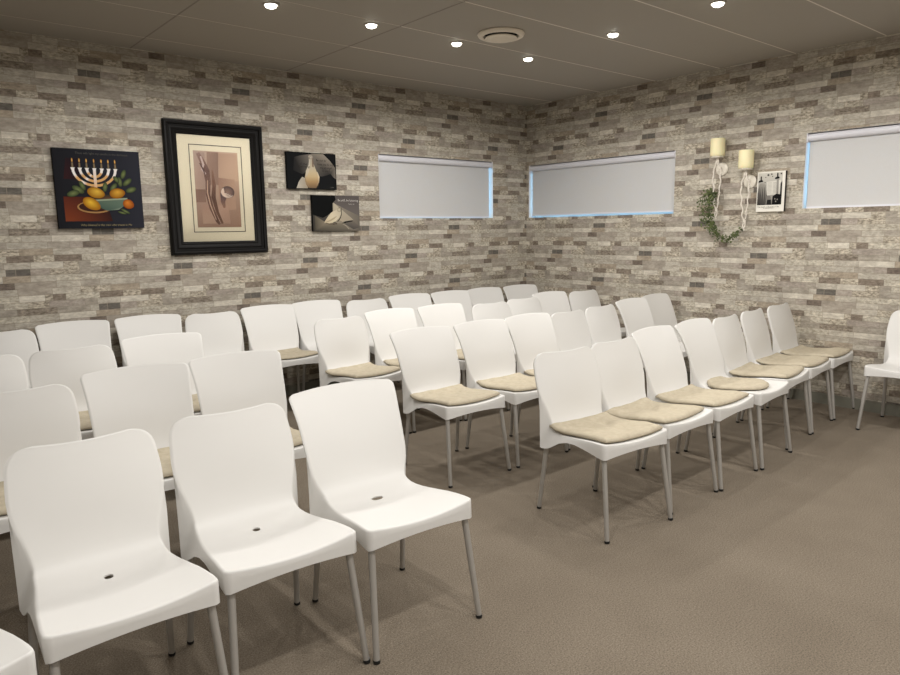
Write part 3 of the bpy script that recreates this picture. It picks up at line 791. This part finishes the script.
# --- small black and white poster on the right wall
t = thing('canvas_print', 'small black and white print with white border between candles and right window', 'picture', (-.0005, -2.816, 1.553))
A = Art((-.030, -2.700, 1.553), RY, UZ, .232, .327)
A.poly([(0,0),(1,0),(1,1),(0,1)], (226,222,212))
def g(pts, c, cols=None): A.poly([(.03+.87*a, .17+.80*b_) for a, b_ in pts], c, cols)
g([(0,0),(1,0),(1,1),(0,1)], None, [(120,116,110),(150,146,138),(200,196,186),(196,192,182)])
g([(.36,.30),(.96,.32),(.94,.76),(.36,.72)], None, [(206,202,192),(196,192,182),(214,210,200),(206,202,192)])
for (x0, x1) in ((.40,.58),(.63,.78)):
    for k in range(9): g([(x0,.36+.04*k),(x1,.362+.04*k),(x1,.372+.04*k),(x0,.37+.04*k)], (160,156,148))
g([(.0,0),(.36,0),(.40,.30),(.34,.62),(.22,.72),(.06,.66),(0,.4)], None, [(40,38,36),(70,67,64),(96,92,86),(150,146,138),(176,172,164),(140,136,128),(90,86,82)])
for x in (.08,.18,.27): A.stroke([(.03+.87*x,.62),(.03+.87*(x+.04),.42),(.03+.87*(x+.03),.22)], [.01,.03,.02], (66,63,60))
g([(.78,.34),(.86,.34),(.85,.80),(.77,.80)], None, [(150,146,140),(120,116,110),(140,136,130),(170,166,158)])
g([(.94,.30),(1,.30),(1,.72),(.94,.66)], (40,38,37))
g([(.62,.0),(1,0),(1,.30),(.80,.34),(.64,.27)], (18,18,18)); g([(.40,.0),(.60,0),(.58,.16),(.42,.16)], (34,33,32)); g([(.40,.16),(.58,.16),(.55,.28),(.42,.28)], (120,116,110))
for (x, y) in ((.74,.18),(.84,.16),(.78,.10)): A.blob(.03+.87*x, .17+.8*y, .025, .03, (170,165,156), (90,86,82), 0, 12)
for (x, y) in ((.12,.74),(.80,.82)):
    g([(x-.10,y-.03),(x+.10,y-.01),(x+.08,y+.03),(x+.03,y+.05),(x+.03,y+.16),(x-.02,y+.16),(x-.02,y+.04),(x-.09,y+.02)], (24,23,23))
for (x, y, r_) in ((.42,.93,.04),(.56,.95,.03),(.60,.88,.02),(.32,.86,.02),(.30,.70,.02),(.95,.95,.03)): A.blob(.03+.87*x, .17+.8*y, r_, r_, (40,39,38), (110,106,100), 0, 10)
A.text('The torah is the tree of life', .05, .105, .0165, (70,67,64)); A.text('to those who hold it', .28, .08, .0105, (110,106,100))
A.build('canvas', t, sides=[(214,210,200),(60,57,54),(206,202,192),(190,186,176)], depth=.0302)

# ------------------------------------------------------------------ candle sconces, candles, ivy
M_iron = add_noise(mat('chipped_white_iron', srgb(214, 206, 192), 0.7), srgb(120, 106, 92), srgb(220, 212, 200), 60, 3, .30, .40)
M_wax = mat('ivory_wax', srgb(236, 226, 182), 0.5); M_wax.node_tree.nodes['Principled BSDF'].inputs['Subsurface Weight'].default_value = .15
M_wick = mat('wick', srgb(40, 34, 30), .9)
M_dish = mat('frosted_dish', srgb(226, 219, 205), .35)
def sconce(y, ztop, zbot, label, cl):
    s = thing('wall_candle_sconce', label, 'candle holder', (0, y, zbot), 0, 'candle sconces')
    I = Vector((0, y, zbot)); D = -.082
    def bl(mb, nm, m_):
        mb.v = [v-I for v in mb.v]; return mb.build(nm, m_, s)
    za = ztop-.035                        # apex of the twisted loop
    b_ = MB(); b_.lathe([(.010,-.004),(.052,0),(.056,.006),(.050,.012),(.008,.012)], (D, y, ztop-.020), (0,0,1), (1,0,0), 28); bl(b_, 'candle_dish', M_dish)
    b_ = MB(); b_.tube([(D, y, ztop-.022), (D, y, za-.01)], [.012, .007], 10); bl(b_, 'neck', M_iron)
    Lh = za-zbot
    for sd in (-1, 1):
        pts = []; rad = []
        for q in range(41):
            f = q/40
            wv = .036*math.sin(min(1, f/.32)*PI/2)*(1-max(0, (f-.32)/.68))**.9
            wig = .0045*math.sin(f*34+sd*1.6)
            pts.append((D+.02*f+.004*math.cos(f*30), y-sd*wv-wig+.0*f, za-Lh*f)); rad.append(.0068-.002*f+.0012*math.sin(f*47))
        b_ = MB(); b_.tube(pts, rad, 8); bl(b_, 'twisted_rod', M_iron)
    b_ = MB(); b_.lathe([(.050,0),(.055,.004),(.055,.010),(.046,.016),(.02,.018)], (0, y-.006, za-.080), (-1,0,0), (0,0,1), 28); bl(b_, 'wall_plate', M_dish)
    b_ = MB(); b_.tube([(-.016, y-.006, za-.080), (-.05, y-.006, za-.070), (D, y-.003, za-.012)], .006, 8); bl(b_, 'wall_arm', M_iron)
    c = thing('pillar_candle', cl, 'candle', (D, y, ztop-.0075), 0, 'pillar candles')
    J = Vector(c.location); h = .15
    b_ = MB(); b_.lathe([(.058,0),(.0605,.004),(.0615,.03),(.061,h-.010),(.058,h-.002),(.048,h-.001),(.03,h-.006),(.004,h-.008)], (D, y, J.z), (0,0,1), (1,0,0), 32)
    b_.v = [v-J for v in b_.v]; b_.build('wax', M_wax, c)
    b_ = MB(); b_.tube([(0,0,h-.010),(0.001,0,h+.002),(.004,0,h+.010)], .0018, 6); b_.build('wick', M_wick, c)
sconce(-2.357, 2.047, 1.50, 'white twisted wire candle sconce, left and higher one, ivy hanging from it', 'ivory pillar candle on the left, higher wall sconce')
sconce(-2.618, 1.925, 1.40, 'white twisted wire candle sconce, right and lower one beside the poster', 'ivory pillar candle on the right, lower wall sconce')

rnd = random.Random(5)
iv = thing('ivy_garland', 'trailing green ivy strand draped between the two candle sconces', 'plant', (0, -2.36, 1.31))
I = Vector(iv.location)
path = [(-.082,-2.331,1.70),(-.10,-2.290,1.742),(-.10,-2.245,1.68),(-.09,-2.235,1.60),(-.085,-2.265,1.50),(-.08,-2.315,1.43),(-.08,-2.365,1.375),(-.085,-2.43,1.335),(-.08,-2.49,1.33),(-.075,-2.55,1.375),(-.07,-2.600,1.415)]
path2 = [(-.082,-2.331,1.72),(-.10,-2.31,1.66),(-.095,-2.315,1.56),(-.09,-2.34,1.46),(-.085,-2.375,1.385)]
def cat(p, n_):
    out = []; p = [Vector(q) for q in p]; p = [p[0]*2-p[1]]+p+[p[-1]*2-p[-2]]
    for k in range(1, len(p)-2):
        for q in range(n_):
            t_ = q/n_; a, b_, c, d = p[k-1:k+3]
            out.append(.5*((2*b_)+(c-a)*t_+(2*a-5*b_+4*c-d)*t_**2+(3*b_-a-3*c+d)*t_**3))
    return out+[p[-2]]
c1, c2 = cat(path, 6), cat(path2, 6)
for c_ in (c1, c2):
    b_ = MB(); b_.tube([v-I for v in c_], .0028, 6); b_.build('vine', M_ivy, iv)
lv = MB()
def leafq(p, d, s_):
    d = d.normalized(); w = d.cross(Vector((rnd.uniform(-.5,.5)-1, rnd.uniform(-.6,.6), rnd.uniform(-.6,.6)))).normalized(); nn = w.cross(d)
    lv.add([p-I, p+d*s_*.45+w*s_*.38-I, p+d*s_*1.1-nn*s_*.12-I, p+d*s_*.45-w*s_*.38-I, p+d*s_*.5+nn*s_*.1-I], [(0,1,4),(1,2,4),(2,3,4),(3,0,4)])
for c_, nl, sp in ((c1, 300, .030), (c2, 190, .028)):
    for q in range(nl):
        f = rnd.random()**1.15; p = c_[int(f*(len(c_)-1))]+Vector((rnd.uniform(-.02,.03), rnd.gauss(0, sp*(.75 if f < .6 else .45)), rnd.gauss(0, sp*.55)))
        p.x = min(p.x, -.010)
        leafq(p, Vector((rnd.uniform(-.3,.2), rnd.uniform(-1,1), rnd.uniform(-1.2,.4))), rnd.uniform(.014, .026))
lv.build('leaves', M_ivy, iv, False)

# ------------------------------------------------------------------ ceiling vent
v = thing('ceiling_vent', 'round cream air vent in the ceiling', 'air vent', (-2.279, -1.929, H))
b_ = MB(); b_.lathe([(.118,-.0005),(.162,-.0005),(.165,-.006),(.158,-.020),(.140,-.028),(.122,-.024),(.116,-.012)], (0,0,0), (0,0,1), (1,0,0), 48)
M_vent = mat('cream_vent_enamel', srgb(228, 218, 202), .5)
vv = MB(); prof = [(.120,-.0005),(.162,-.0005),(.165,-.006),(.158,-.020),(.142,-.028),(.124,-.022),(.120,-.004)]
n = 48
vs = [Vector((r_*math.cos(2*PI*k/n), r_*math.sin(2*PI*k/n), h_)) for r_, h_ in prof for k in range(n)]
fs = [(i*n+k, i*n+(k+1) % n, ((i+1) % len(prof))*n+(k+1) % n, ((i+1) % len(prof))*n+k) for i in range(len(prof)) for k in range(n)]
mesh('flange', vs, fs, M_vent, v, True, None, 50)
M_dark = mat('dark_duct', srgb(24, 22, 20), .9)
b_ = MB(); b_.lathe([(.119,-.0008),(.119,-.003)], (0,0,0), (0,0,1), (1,0,0), 40); b_.build('duct_opening', M_dark, v)
b_ = MB(); b_.lathe([(.02,-.026),(.108,-.028),(.112,-.033),(.106,-.038),(.05,-.041),(.002,-.042)], (0,0,0), (0,0,1), (1,0,0), 48); b_.build('centre_disc', M_vent, v)
b_ = MB(); b_.tube([(0,0,-.003),(0,0,-.027)], .012, 12); b_.build('stem', M_vent, v)

# ------------------------------------------------------------------ downlights (those in view, plus unseen ones added as camera-side fill)
EN = 43.0
def downlight(x, y, label, proto=[None]):
    if proto[0] is None:
        d = thing('downlight', label, 'ceiling light', (x, y, H), 0, 'recessed ceiling downlights')
        prof = [(.036,-.0005),(.050,-.0005),(.0505,-.003),(.047,-.006),(.038,-.005),(.036,-.003)]; n = 32
        vs = [Vector((r_*math.cos(2*PI*k/n), r_*math.sin(2*PI*k/n), h_)) for r_, h_ in prof for k in range(n)]
        fs = [(i*n+k, i*n+(k+1) % n, ((i+1) % len(prof))*n+(k+1) % n, ((i+1) % len(prof))*n+k) for i in range(len(prof)) for k in range(n)]
        mesh('trim_ring', vs, fs, M_ceil, d, True, None, 50)
        b_ = MB(); b_.lathe([(.0345,-.0008),(.0345,-.008),(.031,-.015),(.020,-.020),(.002,-.022)], (0,0,0), (0,0,1), (1,0,0), 28); b_.build('lens', M_lens, d)
        l = bpy.data.lights.new('downlight_beam', 'SPOT'); l.energy = EN; l.spot_size = math.radians(178); l.spot_blend = .42; l.shadow_soft_size = .045; l.color = (1, .975, .94)
        lo = bpy.data.objects.new('lamp', l); C.objects.link(lo); lo.parent = d; lo.location = (0, 0, -.03)
        proto[0] = d; return d
    return dup(proto[0], (x, y, H), 0, label)
for (x, y, lab) in ((-3.823,-1.545,'leftmost glowing downlight in the ceiling, at the top edge'),(-3.114,-1.56,'second glowing downlight from the left in the ceiling'),(-2.362,-1.55,'glowing downlight just left of the ceiling vent'),
    (-1.60,-1.543,'glowing downlight below and right of the ceiling vent'),(-1.636,-2.399,'glowing downlight well right of the ceiling vent'),(-1.685,-3.217,'rightmost glowing downlight in the ceiling, at the top edge')):
    downlight(x, y, lab)
k = 0
for (x, y) in ((-1.7,-4.05),(-1.7,-4.9),(-1.7,-5.75),(-4.55,-1.55),(-4.6,-4.05),(-4.6,-4.9),(-3.15,-4.9),(-2.4,-4.9),(-3.85,-4.9),(-5.4,-4.9),(-6.3,-4.9),(-3.15,-6.4),(-4.6,-6.4),(-6.0,-6.4)):
    downlight(x, y, 'unseen downlight added outside the picture, extends the ceiling lights as fill')

# ------------------------------------------------------------------ daylight outside the windows
w = bpy.data.worlds.new('sky'); bpy.context.scene.world = w; w.use_nodes = True
bg = w.node_tree.nodes['Background']; bg.inputs['Color'].default_value = (.26, .62, 1.0, 1); bg.inputs['Strength'].default_value = 7.0

# ------------------------------------------------------------------ camera
cam = bpy.data.cameras.new('camera'); co = bpy.data.objects.new('camera', cam); C.objects.link(co)
cam.sensor_fit = 'HORIZONTAL'; cam.sensor_width = 36; cam.lens = 695.1466*36/900; cam.clip_start = .05
yaw, pitch, roll = .87349, -.154597, -.0140224
d = Vector((math.cos(pitch)*math.cos(yaw), math.cos(pitch)*math.sin(yaw), math.sin(pitch)))
r = Vector((math.sin(yaw), -math.cos(yaw), 0)); u = r.cross(d)
r2 = math.cos(roll)*r+math.sin(roll)*u; u2 = -math.sin(roll)*r+math.cos(roll)*u
co.matrix_world = Matrix(((r2.x,u2.x,-d.x,-5.86222),(r2.y,u2.y,-d.y,-5.606344),(r2.z,u2.z,-d.z,1.444921),(0,0,0,1)))
sc = bpy.context.scene; sc.camera = co
sc.view_settings.view_transform = 'Standard'; sc.view_settings.look = 'None'; sc.view_settings.gamma = 1; sc.view_settings.exposure = 0.0
